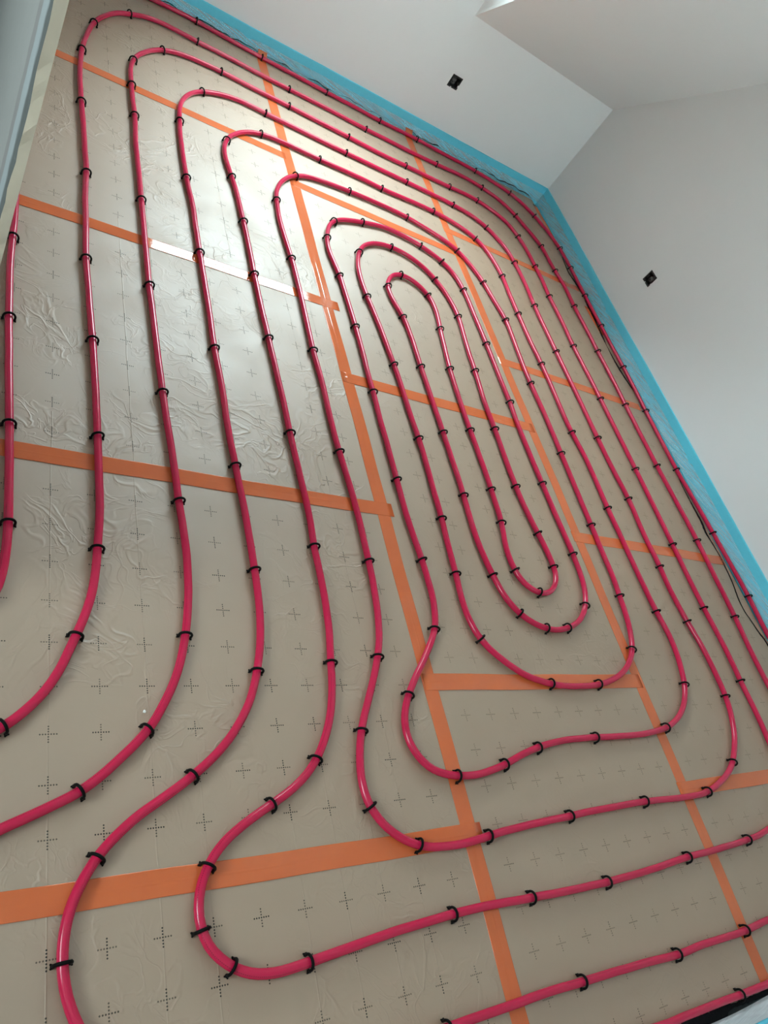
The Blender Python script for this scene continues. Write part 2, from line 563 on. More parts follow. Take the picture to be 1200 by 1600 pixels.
climb = lambda s: .030 * max(0, (s - 4.315) / .045) ** 1.2 if s > 4.315 else 0
tape((XA, -.31), (XA, 4.05), 'long orange tape running to the back wall, the one on the left', lift=climb)
tape((XB2, -.31), (XB2, 4.05), 'long orange tape running to the back wall, the one on the right', lift=climb)
for y, x1, t in ((.228, 1.372, 'nearest cross tape left of the long left tape, under two thick pipe bends'),
                 (1.2185, 1.372, 'second nearest cross tape left of the long left tape'),
                 (2.1861, 1.385, 'cross tape with a white glare, left of the long left tape'),
                 (3.1542, 1.32, 'farthest cross tape left of the long left tape')):
    tape((.10, y), (x1, y), 'orange ' + t, .0505, .001)
for y, t in ((.6339, 'nearest'), (1.7928, 'middle'), (2.9569, 'farthest')):
    tape((XA - .02, y), (XB2 + .012, y), 'orange %s cross tape between the two long tapes' % t, .05, .001)
for y, t in ((.263, 'nearest'), (1.2356, 'second nearest'), (2.1912, 'third nearest'), (3.1442, 'farthest')):
    tape((XB2 - .03, y), (3.315, y), 'orange %s cross tape right of the long right tape' % t, .048, .001)
tape((3.352, 3.47), (3.326, 3.985), 'orange tape along the right wall strip, by the corner', .034, .001)
tape((3.314, 2.75), (3.296, 2.985), 'short orange tape scrap along the right wall strip', .034, .001)

# ---------------------------------------------------------------- edge strips with their film skirts
def strip(label, p0, p1, nrm, height=.102, thick=.010, foot=.052, gum=None, film_z=.056, dark_edge_z=0.0, film_mat=None):
    """foam upright against a wall from p0 to p1; nrm points into the room"""
    p0, p1, nrm = Vector(p0), Vector(p1), Vector(nrm)
    d = p1 - p0; L = d.length; d.normalize()
    n = max(8, int(L / .03))
    rr = random.Random(label)
    vs, fs = [], []
    prof = [(.0005, SLAB + .0005), (.0005, height), (.002, height + .001), (thick - .002, height + .001), (thick, height - .001), (thick, SLAB + .0005)]
    for i in range(n + 1):
        s = L * i / n
        w_ = .0010 * math.sin(s * 6 + 1) + .0006 * math.sin(s * 23)
        for t, z in prof:
            q = p0 + d * s + nrm * (t + (w_ if t > .001 else 0))
            vs.append((q.x, q.y, z + (.0012 * math.sin(s * 4) if z > 0 else 0)))
    k = len(prof)
    for i in range(n):
        for j in range(k):
            fs.append((i*k+j, (i+1)*k+j, (i+1)*k+(j+1) % k, i*k+(j+1) % k))
    fs += [tuple(range(k)), tuple(n*k + j for j in range(k - 1, -1, -1))]
    root = obj('edge_insulation_strip', vs, fs, M_FOAM)
    bm = bmesh.new(); bm.from_mesh(root.data); bmesh.ops.recalc_face_normals(bm, faces=bm.faces); bm.to_mesh(root.data); bm.free()
    tag(root, label, 'insulation', 'blue edge insulation strips')
    # film: welded to the foam, hangs and spreads on the panels
    n = max(12, int(L / .012)); mrows = 9
    vs, fs = [], []
    a = [rr.uniform(0, 6.3) for _ in range(8)]
    for i in range(n + 1):
        s = L * i / n
        wav = .5 * math.sin(s * 11 + a[0]) + .3 * math.sin(s * 27 + a[1]) + .25 * math.sin(s * 61 + a[2])
        ft = foot * (1 + .22 * math.sin(s * 3.1 + a[3]) + .12 * math.sin(s * 9 + a[4]))
        for j in range(mrows):
            u = j / (mrows - 1)
            t = thick + .0012 + ft * u ** 1.7
            z = film_z * (1 - u) ** 1.35 + .0035
            amp = .0014 * math.sin(math.pi * min(1, u * 1.15))
            t += amp * (wav + .5 * math.sin(s * 90 + u * 9 + a[5])) * .8
            z += amp * abs(.6 * wav + .6 * math.sin(s * 45 + u * 7 + a[6]))
            q = p0 + d * s + nrm * max(t, thick + .001)
            vs.append((q.x, q.y, z))
    for i in range(n):
        for j in range(mrows - 1):
            fs.append((i*mrows+j, i*mrows+j+1, (i+1)*mrows+j+1, (i+1)*mrows+j))
    film = obj('film_skirt', vs, fs, film_mat or M_FILM, root, smooth=True)
    tag(film, 'wrinkled translucent film hanging from the blue foam')
    if gum:
        ribbon('dark_edge_band', gum, root, dark_edge_z)  # shaded gap and dark film edge drawn as a black band
    return root


def ribbon(name, pts, root, base=0.0):
    """low black band through (x, y, width) stations"""
    P = [Vector((x, y, w_)) for x, y, w_ in pts]
    D = []
    for i in range(len(P) - 1):
        q0, q1, q2, q3 = P[max(i-1, 0)], P[i], P[i+1], P[min(i+2, len(P)-1)]
        m_ = max(2, int((q2 - q1).length / .012))
        for k in range(m_):
            t = k / m_
            D.append(.5 * ((2*q1) + (-q0+q2)*t + (2*q0-5*q1+4*q2-q3)*t*t + (-q0+3*q1-3*q2+q3)*t*t*t))
    D.append(P[-1])
    rr = random.Random(len(pts))
    vs, fs = [], []
    for i, q in enumerate(D):
        t = (D[min(i+1, len(D)-1)] - D[max(i-1, 0)]); t = Vector((t.x, t.y)).normalized()
        nn = Vector((-t.y, t.x))
        hw = max(q.z, .0008) / 2
        for u, h in ((-1, .0005), (-.75, .0014), (.75, .0014), (1, .0005)):
            e_ = hw * u * (1 + rr.uniform(-.22, .22))
            vs.append((q.x + nn.x * e_, q.y + nn.y * e_, base * (1 + .22 * math.sin(i * .37) + .16 * math.sin(i * .83)) + h + rr.uniform(0, .0004)))
    for i in range(len(D) - 1):
        for j in range(3):
            fs.append((i*4+j, (i+1)*4+j, (i+1)*4+j+1, i*4+j+1))
        fs.append((i*4, i*4+3, (i+1)*4+3, (i+1)*4))
    fs += [(0, 1, 2, 3), tuple(len(vs) - 4 + k for k in (3, 2, 1, 0))]
    return obj(name, vs, fs, M_DARK_EDGE, root)
PIPE_MM = '''-1188,153 -1139,163 -1090,173 -1041,183 -992,193 -943,203 -894,214 -845,224 -796,235 -747,246 -699,257 -650,268 -601,280 -553,292 -504,305 -456,318 
-408,331 -360,344 -312,358 -264,372 -216,386 -168,400 -120,414 -72,428 -24,443 24,457 72,471 120,486 167,501 214,519 258,543 296,575 329,613 355,656 
375,702 394,748 411,795 424,843 432,893 437,942 441,992 445,1042 447,1092 447,1142 447,1192 447,1242 447,1292 447,1342 446,1392 446,1442 445,1492 
444,1542 443,1592 442,1642 440,1692 438,1742 436,1792 435,1842 433,1892 431,1942 430,1992 430,2042 431,2092 432,2142 432,2192 432,2242 432,2292 
434,2342 436,2392 438,2442 438,2492 436,2542 435,2592 434,2642 433,2692 432,2742 430,2792 429,2842 427,2892 426,2942 425,2992 425,3042 426,3092 
428,3142 431,3192 435,3241 441,3291 449,3340 458,3390 468,3438 480,3487 496,3535 515,3581 538,3625 564,3668 595,3707 632,3740 672,3771 714,3798 
760,3816 810,3824 860,3824 910,3823 959,3820 1009,3820 1059,3821 1109,3821 1159,3820 1209,3817 1259,3814 1309,3812 1359,3811 1409,3811 1459,3811 
1509,3812 1559,3812 1609,3812 1659,3812 1709,3811 1759,3809 1809,3806 1859,3804 1909,3802 1959,3802 2009,3803 2059,3804 2109,3803 2159,3803 2209,3803 
2259,3805 2309,3807 2359,3810 2409,3814 2459,3818 2508,3823 2558,3828 2608,3830 2658,3829 2708,3824 2757,3816 2806,3804 2853,3788 2898,3765 2938,3736 
2973,3701 3003,3661 3028,3617 3050,3572 3072,3528 3095,3483 3113,3436 3121,3387 3122,3337 3123,3287 3126,3237 3131,3188 3139,3138 3144,3088 3145,3038 
3142,2989 3139,2939 3138,2889 3138,2839 3139,2789 3140,2739 3140,2689 3140,2639 3139,2589 3139,2539 3140,2489 3141,2439 3142,2389 3142,2339 3142,2289 
3141,2239 3139,2189 3138,2139 3137,2089 3137,2039 3136,1989 3136,1939 3136,1889 3136,1839 3136,1789 3137,1739 3138,1689 3140,1639 3142,1589 3143,1539 
3145,1489 3147,1439 3149,1389 3149,1339 3148,1289 3146,1239 3143,1189 3141,1139 3139,1089 3138,1039 3136,989 3134,939 3130,889 3125,839 3120,790 
3117,740 3116,690 3116,640 3117,590 3117,540 3118,490 3118,440 3117,390 3116,340 3113,290 3108,240 3100,191 3090,142 3077,93 3058,47 3030,6 2997,-31 
2958,-63 2916,-90 2870,-110 2822,-123 2772,-130 2723,-136 2673,-140 2623,-143 2573,-145 2523,-145 2473,-144 2423,-144 2373,-145 2323,-148 2273,-150 
2223,-151 2173,-150 2123,-149 2073,-148 2023,-148 1973,-150 1923,-150 1873,-148 1823,-145 1773,-143 1723,-142 1673,-140 1623,-139 1573,-138 1523,-137 
1473,-135 1423,-134 1373,-134 1323,-135 1273,-135 1223,-135 1173,-135 1123,-136 1073,-138 1023,-140 974,-143 924,-149 874,-156 825,-164 775,-170 
725,-171 675,-170 626,-164 578,-150 533,-128 493,-99 456,-65 423,-27 394,14 373,59 362,108 362,158 373,206 395,251 425,291 462,325 502,354 546,379 
589,404 631,431 671,461 708,495 740,534 767,575 788,621 804,668 817,716 826,765 832,815 835,865 836,915 836,965 836,1015 835,1065 834,1115 832,1165 
829,1215 827,1265 825,1315 822,1365 821,1415 820,1465 821,1515 821,1565 820,1615 818,1665 816,1715 815,1765 815,1815 816,1865 816,1915 816,1965 
815,2015 815,2065 814,2115 814,2165 813,2215 813,2265 813,2315 812,2365 813,2415 813,2465 811,2515 807,2565 805,2614 804,2664 803,2714 803,2764 
803,2814 804,2864 804,2914 806,2964 810,3014 813,3064 817,3114 826,3163 840,3211 860,3257 886,3300 918,3338 956,3370 999,3396 1044,3418 1091,3434 
1140,3443 1190,3443 1240,3441 1290,3439 1340,3438 1390,3437 1440,3436 1490,3434 1540,3432 1590,3431 1640,3430 1690,3430 1740,3429 1790,3429 1840,3429 
1890,3428 1940,3429 1990,3429 2040,3429 2090,3430 2140,3429 2190,3429 2240,3428 2290,3427 2340,3426 2390,3423 2440,3418 2489,3410 2537,3397 2583,3376 
2623,3347 2658,3311 2686,3270 2712,3227 2729,3180 2737,3130 2741,3081 2744,3031 2745,2981 2745,2931 2743,2881 2739,2831 2735,2781 2733,2731 2731,2681 
2730,2631 2730,2581 2730,2531 2730,2481 2730,2431 2730,2381 2730,2331 2731,2281 2731,2231 2731,2181 2732,2131 2732,2081 2732,2031 2731,1981 2731,1931 
2731,1881 2731,1831 2731,1781 2731,1731 2733,1681 2735,1631 2739,1581 2743,1531 2744,1481 2742,1431 2738,1382 2734,1332 2732,1282 2733,1232 2735,1182 
2735,1132 2731,1082 2730,1032 2733,982 2737,932 2744,883 2753,834 2762,784 2766,734 2767,684 2766,634 2762,585 2752,536 2734,489 2711,445 2683,404 
2649,367 2612,333 2570,305 2525,284 2478,267 2430,253 2381,242 2332,237 2282,236 2232,236 2182,237 2132,239 2082,240 2032,241 1982,241 1932,240 
1882,239 1832,238 1782,237 1732,235 1682,232 1632,231 1582,229 1532,227 1482,224 1432,221 1382,216 1332,211 1283,208 1233,209 1183,214 1135,229 
1093,255 1059,291 1038,336 1034,386 1042,435 1056,483 1076,529 1100,573 1124,617 1147,661 1168,707 1185,754 1196,802 1204,852 1209,902 1213,951 
1215,1001 1216,1051 1217,1101 1218,1151 1217,1201 1216,1251 1213,1301 1210,1351 1207,1401 1204,1451 1203,1501 1203,1551 1203,1601 1204,1651 1205,1701 
1204,1751 1202,1801 1200,1851 1200,1901 1201,1951 1202,2001 1203,2051 1204,2101 1205,2151 1205,2201 1205,2251 1205,2301 1204,2351 1201,2401 1198,2451 
1195,2501 1193,2551 1192,2601 1193,2651 1197,2701 1202,2750 1210,2800 1226,2847 1247,2892 1274,2934 1307,2972 1346,3003 1389,3029 1436,3045 1485,3054 
1535,3061 1584,3066 1634,3070 1684,3074 1734,3076 1784,3077 1834,3077 1884,3076 1934,3073 1984,3067 2032,3056 2081,3043 2129,3029 2176,3013 2222,2992 
2263,2964 2296,2927 2322,2884 2344,2839 2362,2793 2376,2745 2385,2696 2394,2646 2404,2597 2414,2548 2420,2499 2419,2449 2415,2399 2411,2349 2407,2299 
2403,2249 2400,2200 2397,2150 2396,2100 2396,2050 2397,2000 2398,1950 2399,1900 2398,1850 2397,1800 2396,1750 2394,1700 2393,1650 2391,1600 2390,1550 
2388,1500 2387,1450 2385,1400 2384,1350 2383,1300 2382,1250 2379,1200 2378,1150 2378,1100 2376,1050 2370,1000 2363,951 2356,901 2345,852 2329,805 
2307,760 2276,721 2238,689 2195,663 2149,644 2101,630 2052,620 2002,615 1952,613 1902,613 1852,616 1803,623 1754,635 1707,652 1664,677 1624,707 
1588,741 1561,783 1547,831 1542,881 1544,931 1549,981 1552,1030 1555,1080 1558,1130 1563,1180 1566,1230 1568,1280 1569,1330 1572,1380 1574,1430 
1576,1480 1577,1530 1576,1580 1574,1630 1573,1680 1573,1730 1573,1780 1573,1830 1572,1880 1570,1930 1567,1980 1565,2030 1562,2079 1559,2129 1554,2179 
1549,2229 1543,2279 1538,2328 1536,2378 1537,2428 1542,2478 1552,2527 1567,2575 1588,2620 1617,2661 1654,2694 1698,2719 1745,2734 1795,2739 1845,2735 
1892,2721 1936,2697 1974,2664 2004,2624 2028,2580 2046,2534 2058,2485 2066,2436 2068,2386 2064,2336 2058,2286 2052,2237 2047,2187 2042,2137 2040,2087 
2036,2037 2032,1988 2027,1938 2022,1888 2019,1838 2018,1788 2018,1738 2017,1688 2015,1638 2013,1588 2011,1538 2010,1488 2010,1438 2011,1388 2014,1338 
2020,1289 2027,1239 2036,1190 2043,1141 2046,1091 2041,1041 2018,997 1980,965 1932,953 1884,966 1848,1000 1832,1047 1829,1097 1834,1147 1845,1195 
1855,1244 1859,1294 1861,1344 1864,1394 1866,1444 1867,1494 1867,1544 1868,1594 1868,1644 1868,1694 1868,1744 1870,1794 1872,1844 1874,1894 1877,1944 
1880,1994 1886,2043 1892,2093 1899,2143 1905,2192 1912,2242 1921,2291 1928,2340 1930,2390 1925,2440 1906,2486 1873,2523 1828,2545 1779,2545 1736,2520 
1705,2482 1684,2436 1678,2387 1684,2337 1697,2289 1710,2240 1716,2191 1717,2141 1718,2091 1716,2041 1715,1991 1714,1941 1714,1891 1714,1841 1713,1791 
1713,1741 1713,1691 1713,1641 1712,1591 1712,1541 1711,1491 1711,1441 1710,1391 1708,1341 1705,1291 1702,1241 1700,1191 1700,1141 1704,1091 1710,1042 
1720,992 1733,944 1755,899 1788,862 1830,835 1877,819 1926,813 1976,819 2024,833 2069,854 2109,885 2140,923 2164,967 2178,1015 2185,1065 2187,1115 
2188,1165 2186,1215 2184,1265 2182,1315 2181,1365 2180,1415 2179,1465 2178,1515 2177,1565 2177,1615 2177,1665 2177,1715 2178,1765 2180,1815 2184,1864 
2187,1914 2187,1964 2187,2014 2188,2064 2189,2114 2190,2164 2191,2214 2191,2264 2191,2314 2191,2364 2190,2414 2190,2464 2191,2514 2191,2564 2188,2614 
2181,2664 2168,2712 2145,2756 2113,2794 2072,2823 2027,2845 1980,2863 1932,2875 1882,2882 1833,2886 1783,2883 1734,2872 1686,2858 1639,2842 1592,2825 
1546,2804 1504,2777 1470,2741 1444,2698 1428,2651 1415,2602 1408,2553 1408,2503 1414,2453 1421,2404 1426,2354 1427,2304 1428,2254 1429,2204 1430,2154 
1430,2104 1430,2054 1430,2004 1429,1954 1428,1904 1425,1854 1424,1804 1424,1754 1423,1704 1421,1654 1419,1604 1419,1554 1419,1504 1418,1454 1417,1404 
1416,1354 1415,1304 1414,1254 1414,1204 1416,1154 1419,1104 1423,1055 1425,1005 1425,955 1424,905 1416,855 1402,807 1377,764 1347,724 1315,685 
1282,648 1251,609 1223,568 1204,521 1202,472 1221,426 1257,392 1304,375 1353,369 1403,369 1453,376 1502,386 1550,400 1598,414 1647,425 1696,434 
1746,440 1795,444 1845,445 1895,446 1945,445 1995,444 2045,444 2095,444 2145,445 2195,448 2245,453 2294,460 2343,473 2389,491 2433,516 2472,547 
2505,584 2531,627 2549,674 2563,722 2571,771 2573,821 2567,871 2561,920 2557,970 2556,1020 2554,1070 2553,1120 2553,1170 2553,1220 2554,1270 2553,1320 
2552,1370 2553,1420 2554,1470 2557,1520 2558,1570 2559,1620 2559,1670 2556,1720 2550,1769 2545,1819 2542,1869 2542,1919 2544,1969 2546,2019 2548,2069 
2550,2119 2551,2169 2551,2219 2551,2269 2549,2319 2547,2369 2546,2419 2546,2469 2547,2519 2548,2569 2549,2619 2550,2669 2552,2719 2554,2769 2558,2819 
2561,2869 2560,2919 2555,2968 2546,3018 2534,3066 2514,3112 2485,3152 2446,3184 2402,3206 2355,3222 2306,3235 2257,3243 2207,3247 2157,3249 2107,3249 
2057,3247 2007,3244 1957,3241 1907,3238 1857,3238 1807,3241 1757,3244 1707,3244 1657,3244 1607,3242 1557,3242 1507,3241 1457,3243 1407,3244 1357,3245 
1307,3243 1258,3239 1209,3228 1163,3208 1122,3181 1085,3147 1053,3108 1027,3066 1008,3019 997,2971 993,2921 995,2871 1000,2821 1005,2771 1010,2722 
1013,2672 1015,2622 1016,2572 1017,2522 1018,2472 1019,2422 1019,2372 1019,2322 1019,2272 1018,2222 1018,2172 1019,2122 1019,2072 1020,2022 1021,1972 
1023,1922 1024,1872 1025,1822 1027,1772 1028,1722 1029,1672 1031,1622 1032,1572 1032,1522 1032,1472 1033,1422 1034,1372 1036,1322 1037,1272 1039,1222 
1040,1172 1040,1122 1037,1072 1035,1022 1036,972 1036,922 1035,872 1032,822 1028,772 1020,723 1012,673 1004,624 992,576 975,529 952,484 924,443 
889,407 848,378 804,355 759,334 714,311 672,284 637,249 613,205 606,156 619,108 652,71 696,47 745,38 794,39 844,43 894,47 944,51 994,55 1044,59 
1094,61 1144,63 1194,65 1244,66 1294,66 1344,65 1394,63 1444,61 1494,60 1543,58 1593,57 1643,56 1693,56 1743,55 1793,56 1843,57 1893,58 1943,60 
1993,62 2043,65 2093,68 2143,70 2193,71 2243,71 2293,72 2343,74 2393,75 2443,77 2493,80 2543,83 2593,90 2642,98 2691,107 2739,120 2783,144 2822,175 
2854,213 2877,258 2893,305 2903,354 2910,404 2916,453 2919,503 2920,553 2920,603 2922,653 2925,703 2927,753 2926,803 2924,853 2921,903 2918,953 
2917,1003 2916,1053 2916,1103 2917,1153 2919,1203 2920,1253 2921,1303 2922,1353 2923,1403 2923,1453 2924,1503 2924,1553 2925,1603 2925,1653 2925,1703 
2925,1753 2925,1803 2925,1853 2925,1903 2925,1953 2925,2003 2925,2053 2925,2103 2925,2153 2925,2203 2924,2253 2923,2303 2921,2353 2920,2403 2918,2453 
2918,2503 2919,2553 2922,2603 2925,2653 2926,2703 2926,2753 2925,2803 2924,2853 2924,2903 2928,2952 2933,3002 2936,3052 2935,3102 2934,3152 2934,3202 
2934,3252 2930,3302 2923,3351 2912,3400 2898,3448 2877,3494 2846,3533 2806,3562 2761,3584 2714,3601 2666,3615 2617,3621 2567,3622 2517,3618 2467,3613 
2417,3611 2367,3610 2317,3609 2267,3609 2217,3608 2167,3607 2117,3606 2067,3604 2017,3602 1967,3602 1917,3603 1867,3606 1817,3609 1767,3612 1718,3614 
1668,3616 1618,3618 1568,3620 1518,3623 1468,3625 1418,3627 1368,3628 1318,3628 1268,3628 1218,3630 1168,3632 1118,3635 1068,3636 1018,3634 968,3630 
918,3624 870,3612 824,3593 782,3566 745,3532 713,3493 686,3452 662,3408 644,3361 632,3313 625,3263 623,3213 623,3163 622,3113 622,3063 622,3013 
624,2963 624,2913 623,2863 621,2813 619,2763 618,2713 619,2663 619,2613 620,2563 620,2513 620,2463 620,2413 620,2363 620,2313 620,2263 620,2213 
620,2163 620,2113 620,2063 620,2013 620,1963 621,1913 623,1863 624,1813 625,1763 626,1713 627,1663 628,1613 630,1563 631,1513 633,1463 635,1413 
638,1363 641,1313 643,1263 645,1214 646,1164 648,1114 651,1064 653,1014 654,964 652,914 649,864 643,814 635,765 624,716 610,668 591,622 567,578 
540,536 506,499 469,466 430,434 388,407 342,387 296,369 249,351 205,327 168,294 139,253 119,207 108,159 107,109 114,59 128,12 149,-34 174,-77 205,-117 
239,-153 278,-184 320,-211 365,-233 412,-251 460,-265 509,-276 558,-283 608,-287 658,-288 708,-287 758,-286 808,-285 858,-284 908,-283 958,-283 
1008,-282 1058,-281 1108,-279 1158,-278 1208,-277 1258,-276 1308,-275 1358,-274 1408,-274 1458,-273 1508,-272 1558,-272 1608,-272 1658,-272 1708,-273 
1758,-276 1808,-278 1858,-278 1908,-279 1958,-280 2008,-281 2058,-282 2108,-284 2158,-285 2208,-286 2258,-287 2308,-287 2358,-287 2408,-288 2458,-288 
2508,-288 2558,-288 2608,-288 2658,-288 2708,-289 2758,-290 2808,-290 2858,-289 2908,-285 2957,-278 3007,-270 3056,-260 3104,-247 3150,-228 3193,-202 
3229,-168 3257,-127 3280,-82 3298,-36 3312,12 3323,61 3329,111 3333,161 3335,211 3337,261 3338,311 3340,360 3341,410 3341,460 3341,510 3340,561 
3340,611 3339,661 3338,710 3337,760 3336,810 3336,860 3338,910 3342,960 3345,1010 3347,1060 3347,1110 3345,1160 3343,1210 3340,1260 3337,1310 
3335,1360 3332,1410 3329,1460 3327,1510 3324,1560 3320,1609 3316,1659 3311,1709 3309,1759 3308,1809 3309,1859 3310,1909 3312,1959 3313,2009 3314,2059 
3314,2109 3316,2159 3318,2209 3321,2259 3323,2309 3325,2359 3326,2409 3326,2459 3325,2509 3325,2559 3325,2609 3324,2659 3324,2709 3324,2759 3324,2809 
3324,2859 3324,2909 3324,2959 3325,3009 3325,3059 3326,3109 3327,3159 3328,3209 3329,3259 3330,3309 3330,3359 3330,3409 3330,3459 3327,3509 3320,3558 
3309,3607 3293,3654 3273,3700 3250,3745 3225,3788 3196,3829 3164,3867 3126,3900 3084,3926 3037,3945 2989,3958 2940,3969 2892,3980 2842,3989 2793,3996 
2743,3999 2693,4000 2643,4000 2593,4000 2543,4001 2493,4003 2443,4005 2393,4007 2343,4007 2293,4006 2243,4004 2193,4001 2143,3998 2093,3996 2043,3996 
1993,3997 1943,4000 1893,4002 1843,4003 1793,4003 1743,4003 1693,4003 1643,4005 1593,4006 1543,4008 1493,4009 1443,4009 1393,4009 1343,4010 1294,4012 
1244,4015 1194,4019 1144,4022 1094,4026 1044,4030 994,4033 944,4034 894,4032 844,4028 795,4022 745,4016 695,4012 646,4007 596,3998 548,3987 500,3972 
454,3952 412,3926 373,3894 339,3857 311,3816 289,3771 273,3724 262,3675 255,3625 248,3576 243,3526 239,3476 236,3426 234,3376 234,3326 233,3276 
233,3226 233,3176 232,3126 232,3076 231,3026 231,2976 230,2926 230,2876 230,2826 230,2776 230,2726 230,2676 230,2626 230,2576 230,2526 230,2476 
230,2426 230,2376 230,2326 230,2276 230,2226 230,2176 230,2126 230,2076 229,2026 227,1976 226,1926 225,1876 225,1826 226,1776 227,1726 228,1676 
229,1626 231,1576 233,1526 234,1476 236,1426 238,1376 240,1326 242,1276 243,1227 245,1177 246,1127 247,1077 248,1027 248,977 246,927 241,877 229,828 
200,788 161,757 119,730 76,705 32,681 -13,659 -58,638 -105,619 -151,601 -199,586 -247,572 -295,559 -344,548 -393,537 -442,527 -491,518 -540,510 
-590,502 -639,495 -689,488 -738,483 -788,478 -838,474 -888,470 -938,466 -988,463 -1038,459 -1088,456 -1137,453 -1187,451 '''
CLIPS = {
 'L0': [(228,1981,1.54),(229,1651,1.6),(241,1286,1.6),(248,1002,1.57),(222,815,1.01)],
 'L1': [(435,3241,1.47),(428,2861,1.6),(438,2431,1.55),(430,1987,1.58),(442,1642,1.6),(447,1297,1.58),(438,957,1.48),(388,734,1.2),(254,541,0.57)],
 'L2': [(623,3142,1.56),(624,2922,1.57),(620,2392,1.57),(621,1952,1.59),(631,1502,1.61),(648,1127,1.61),(631,744,1.35),(529,524,0.85),(391,409,0.5)],
 'L3': [(811,3028,1.51),(804,2638,1.59),(813,2208,1.58),(815,1743,1.59),(826,1279,1.62),(836,939,1.57),(801,657,1.27),(618,422,0.58),(421,286,0.86),(361,126,1.61)],
 'L4': [(1005,2774,1.68),(1018,2495,1.59),(1018,2190,1.57),(1024,1865,1.6),(1033,1450,1.58),(1036,1035,1.54),(1014,681,1.41),(919,438,0.87),(789,348,0.44),(633,243,0.97),(609,134,1.8)],
 'L5': [(1200,2738,1.45),(1203,2369,1.61),(1200,1869,1.58),(1206,1414,1.62),(1215,1005,1.53),(1166,700,1.17),(1063,500,1.17),(1043,320,1.96)],
 'L6': [(1417,2610,1.35),(1424,2371,1.66),(1430,2077,1.57),(1424,1737,1.56),(1416,1342,1.55),(1424,1032,1.62),(1394,792,1.08),(1237,591,0.97)],
 'L7': [(1576,2595,1.15),(1541,2296,1.67),(1570,1922,1.61),(1577,1557,1.59),(1565,1208,1.51),(1550,993,1.49),(1569,768,2.11)],
 'L8': [(1682,2424,1.38),(1709,2242,1.77),(1714,1958,1.55),(1713,1618,1.57),(1708,1328,1.51),(1717,1004,1.78)],
 'L9': [(1913,2249,1.41),(1881,2001,1.48),(1868,1667,1.57),(1863,1382,1.52),(1853,1232,1.39),(1835,1035,1.81)],
 'N1': [(1915,955,2.95)],
 'N2': [(1782,867,2.38),(1884,817,2.95),(1993,823,0.25)],
 'N3': [(1810,622,2.98),(2039,619,0.12),(2299,750,0.95)],
 'N4': [(1331,370,3.04),(1509,388,0.26),(1659,427,0.18),(1923,445,3.13),(2302,462,0.21)],
 'N5': [(1156,221,2.85),(1379,216,0.1),(1694,233,0.04),(2039,241,3.13),(2378,242,0.15),(2601,325,0.64)],
 'N6': [(661,64,2.57),(822,41,0.08),(1206,65,0.02),(1461,61,3.11),(1751,55,0.0),(2135,69,0.03),(2480,79,0.05)],
 'N7': [(1120,-136,0.02),(1544,-137,3.11),(1924,-150,3.12),(2264,-150,0.03)],
 'N8': [(1679,-273,3.12),(2119,-285,3.11)],
 'R0': [(3224,3788,2.14),(3326,3514,1.67),(3330,3329,1.56),(3325,3075,1.56),(3324,2815,1.57),(3325,2485,1.58),(3316,2160,1.54),(3308,1765,1.6),(3333,1386,1.62),(3347,1041,1.54)],
 'R1': [(3115,3427,1.79),(3129,3208,1.68),(3138,2904,1.55),(3139,2544,1.58),(3138,2154,1.55),(3137,1754,1.59),(3149,1320,1.56),(3133,925,1.5)],
 'R2': [(2909,3411,1.84),(2934,3154,1.58),(2924,2894,1.54),(2918,2504,1.56),(2925,2135,1.57),(2925,1690,1.57),(2921,1270,1.55),(2918,955,1.61),(2921,630,1.54)],
 'R3': [(2626,3345,2.41),(2740,3092,1.64),(2733,2738,1.53),(2730,2398,1.58),(2731,1833,1.57),(2744,1488,1.57),(2735,1138,1.53),(2744,884,1.73),(2759,567,1.37)],
 'R4': [(2561,2896,1.59),(2549,2601,1.54),(2551,2251,1.59),(2544,1822,1.65),(2553,1407,1.56),(2561,918,1.68),(2525,616,1.08)],
 'R5': [(2268,2958,2.37),(2372,2761,1.83),(2420,2506,1.64),(2396,2077,1.57),(2393,1667,1.54),(2383,1297,1.54),(2367,973,1.43)],
 'R6': [(2187,2622,1.68),(2191,2257,1.56),(2187,1902,1.52),(2179,1467,1.59),(2188,1138,1.56),(2136,917,0.96)],
 'R7': [(2068,2388,1.56),(2037,2040,1.5),(2018,1711,1.55),(2010,1421,1.59),(2032,1212,1.75),(2045,1068,1.49)],
 'T0': [(979,4034,3.12),(1328,4011,3.1),(1713,4003,3.13),(2063,3996,0.0),(2333,4007,0.01),(2792,3996,3.04),(3065,3934,2.75)],
 'T1': [(486,3506,1.27),(643,3750,0.67),(964,3820,3.12),(1449,3811,0.01),(1919,3802,3.13),(2418,3815,0.08),(2776,3812,2.9),(3000,3665,2.17)],
 'T2': [(640,3350,1.29),(777,3562,0.68),(1061,3636,0.01),(1416,3627,3.12),(1761,3612,3.09),(2130,3606,0.03),(2445,3612,0.06),(2660,3616,2.96)],
 'T3': [(939,3357,0.69),(1259,3440,3.11),(1704,3430,3.13),(2084,3430,0.0),(2404,3422,3.05)],
 'T4': [(1016,3041,1.19),(1202,3226,0.34),(1510,3241,3.13),(1870,3238,3.13),(2205,3248,3.08),(2473,3164,2.43)],
 'T5': [(1336,2996,0.64),(1637,3071,0.07),(1977,3068,2.98)],
 'T6': [(1484,2758,0.81),(1655,2848,0.33),(1997,2857,2.81),(2111,2796,2.42)],
 'T7': [(1787,2739,0.03),(2008,2618,2.13)],
 'T8': [(1786,2547,0.18),(1916,2466,1.96)],
}

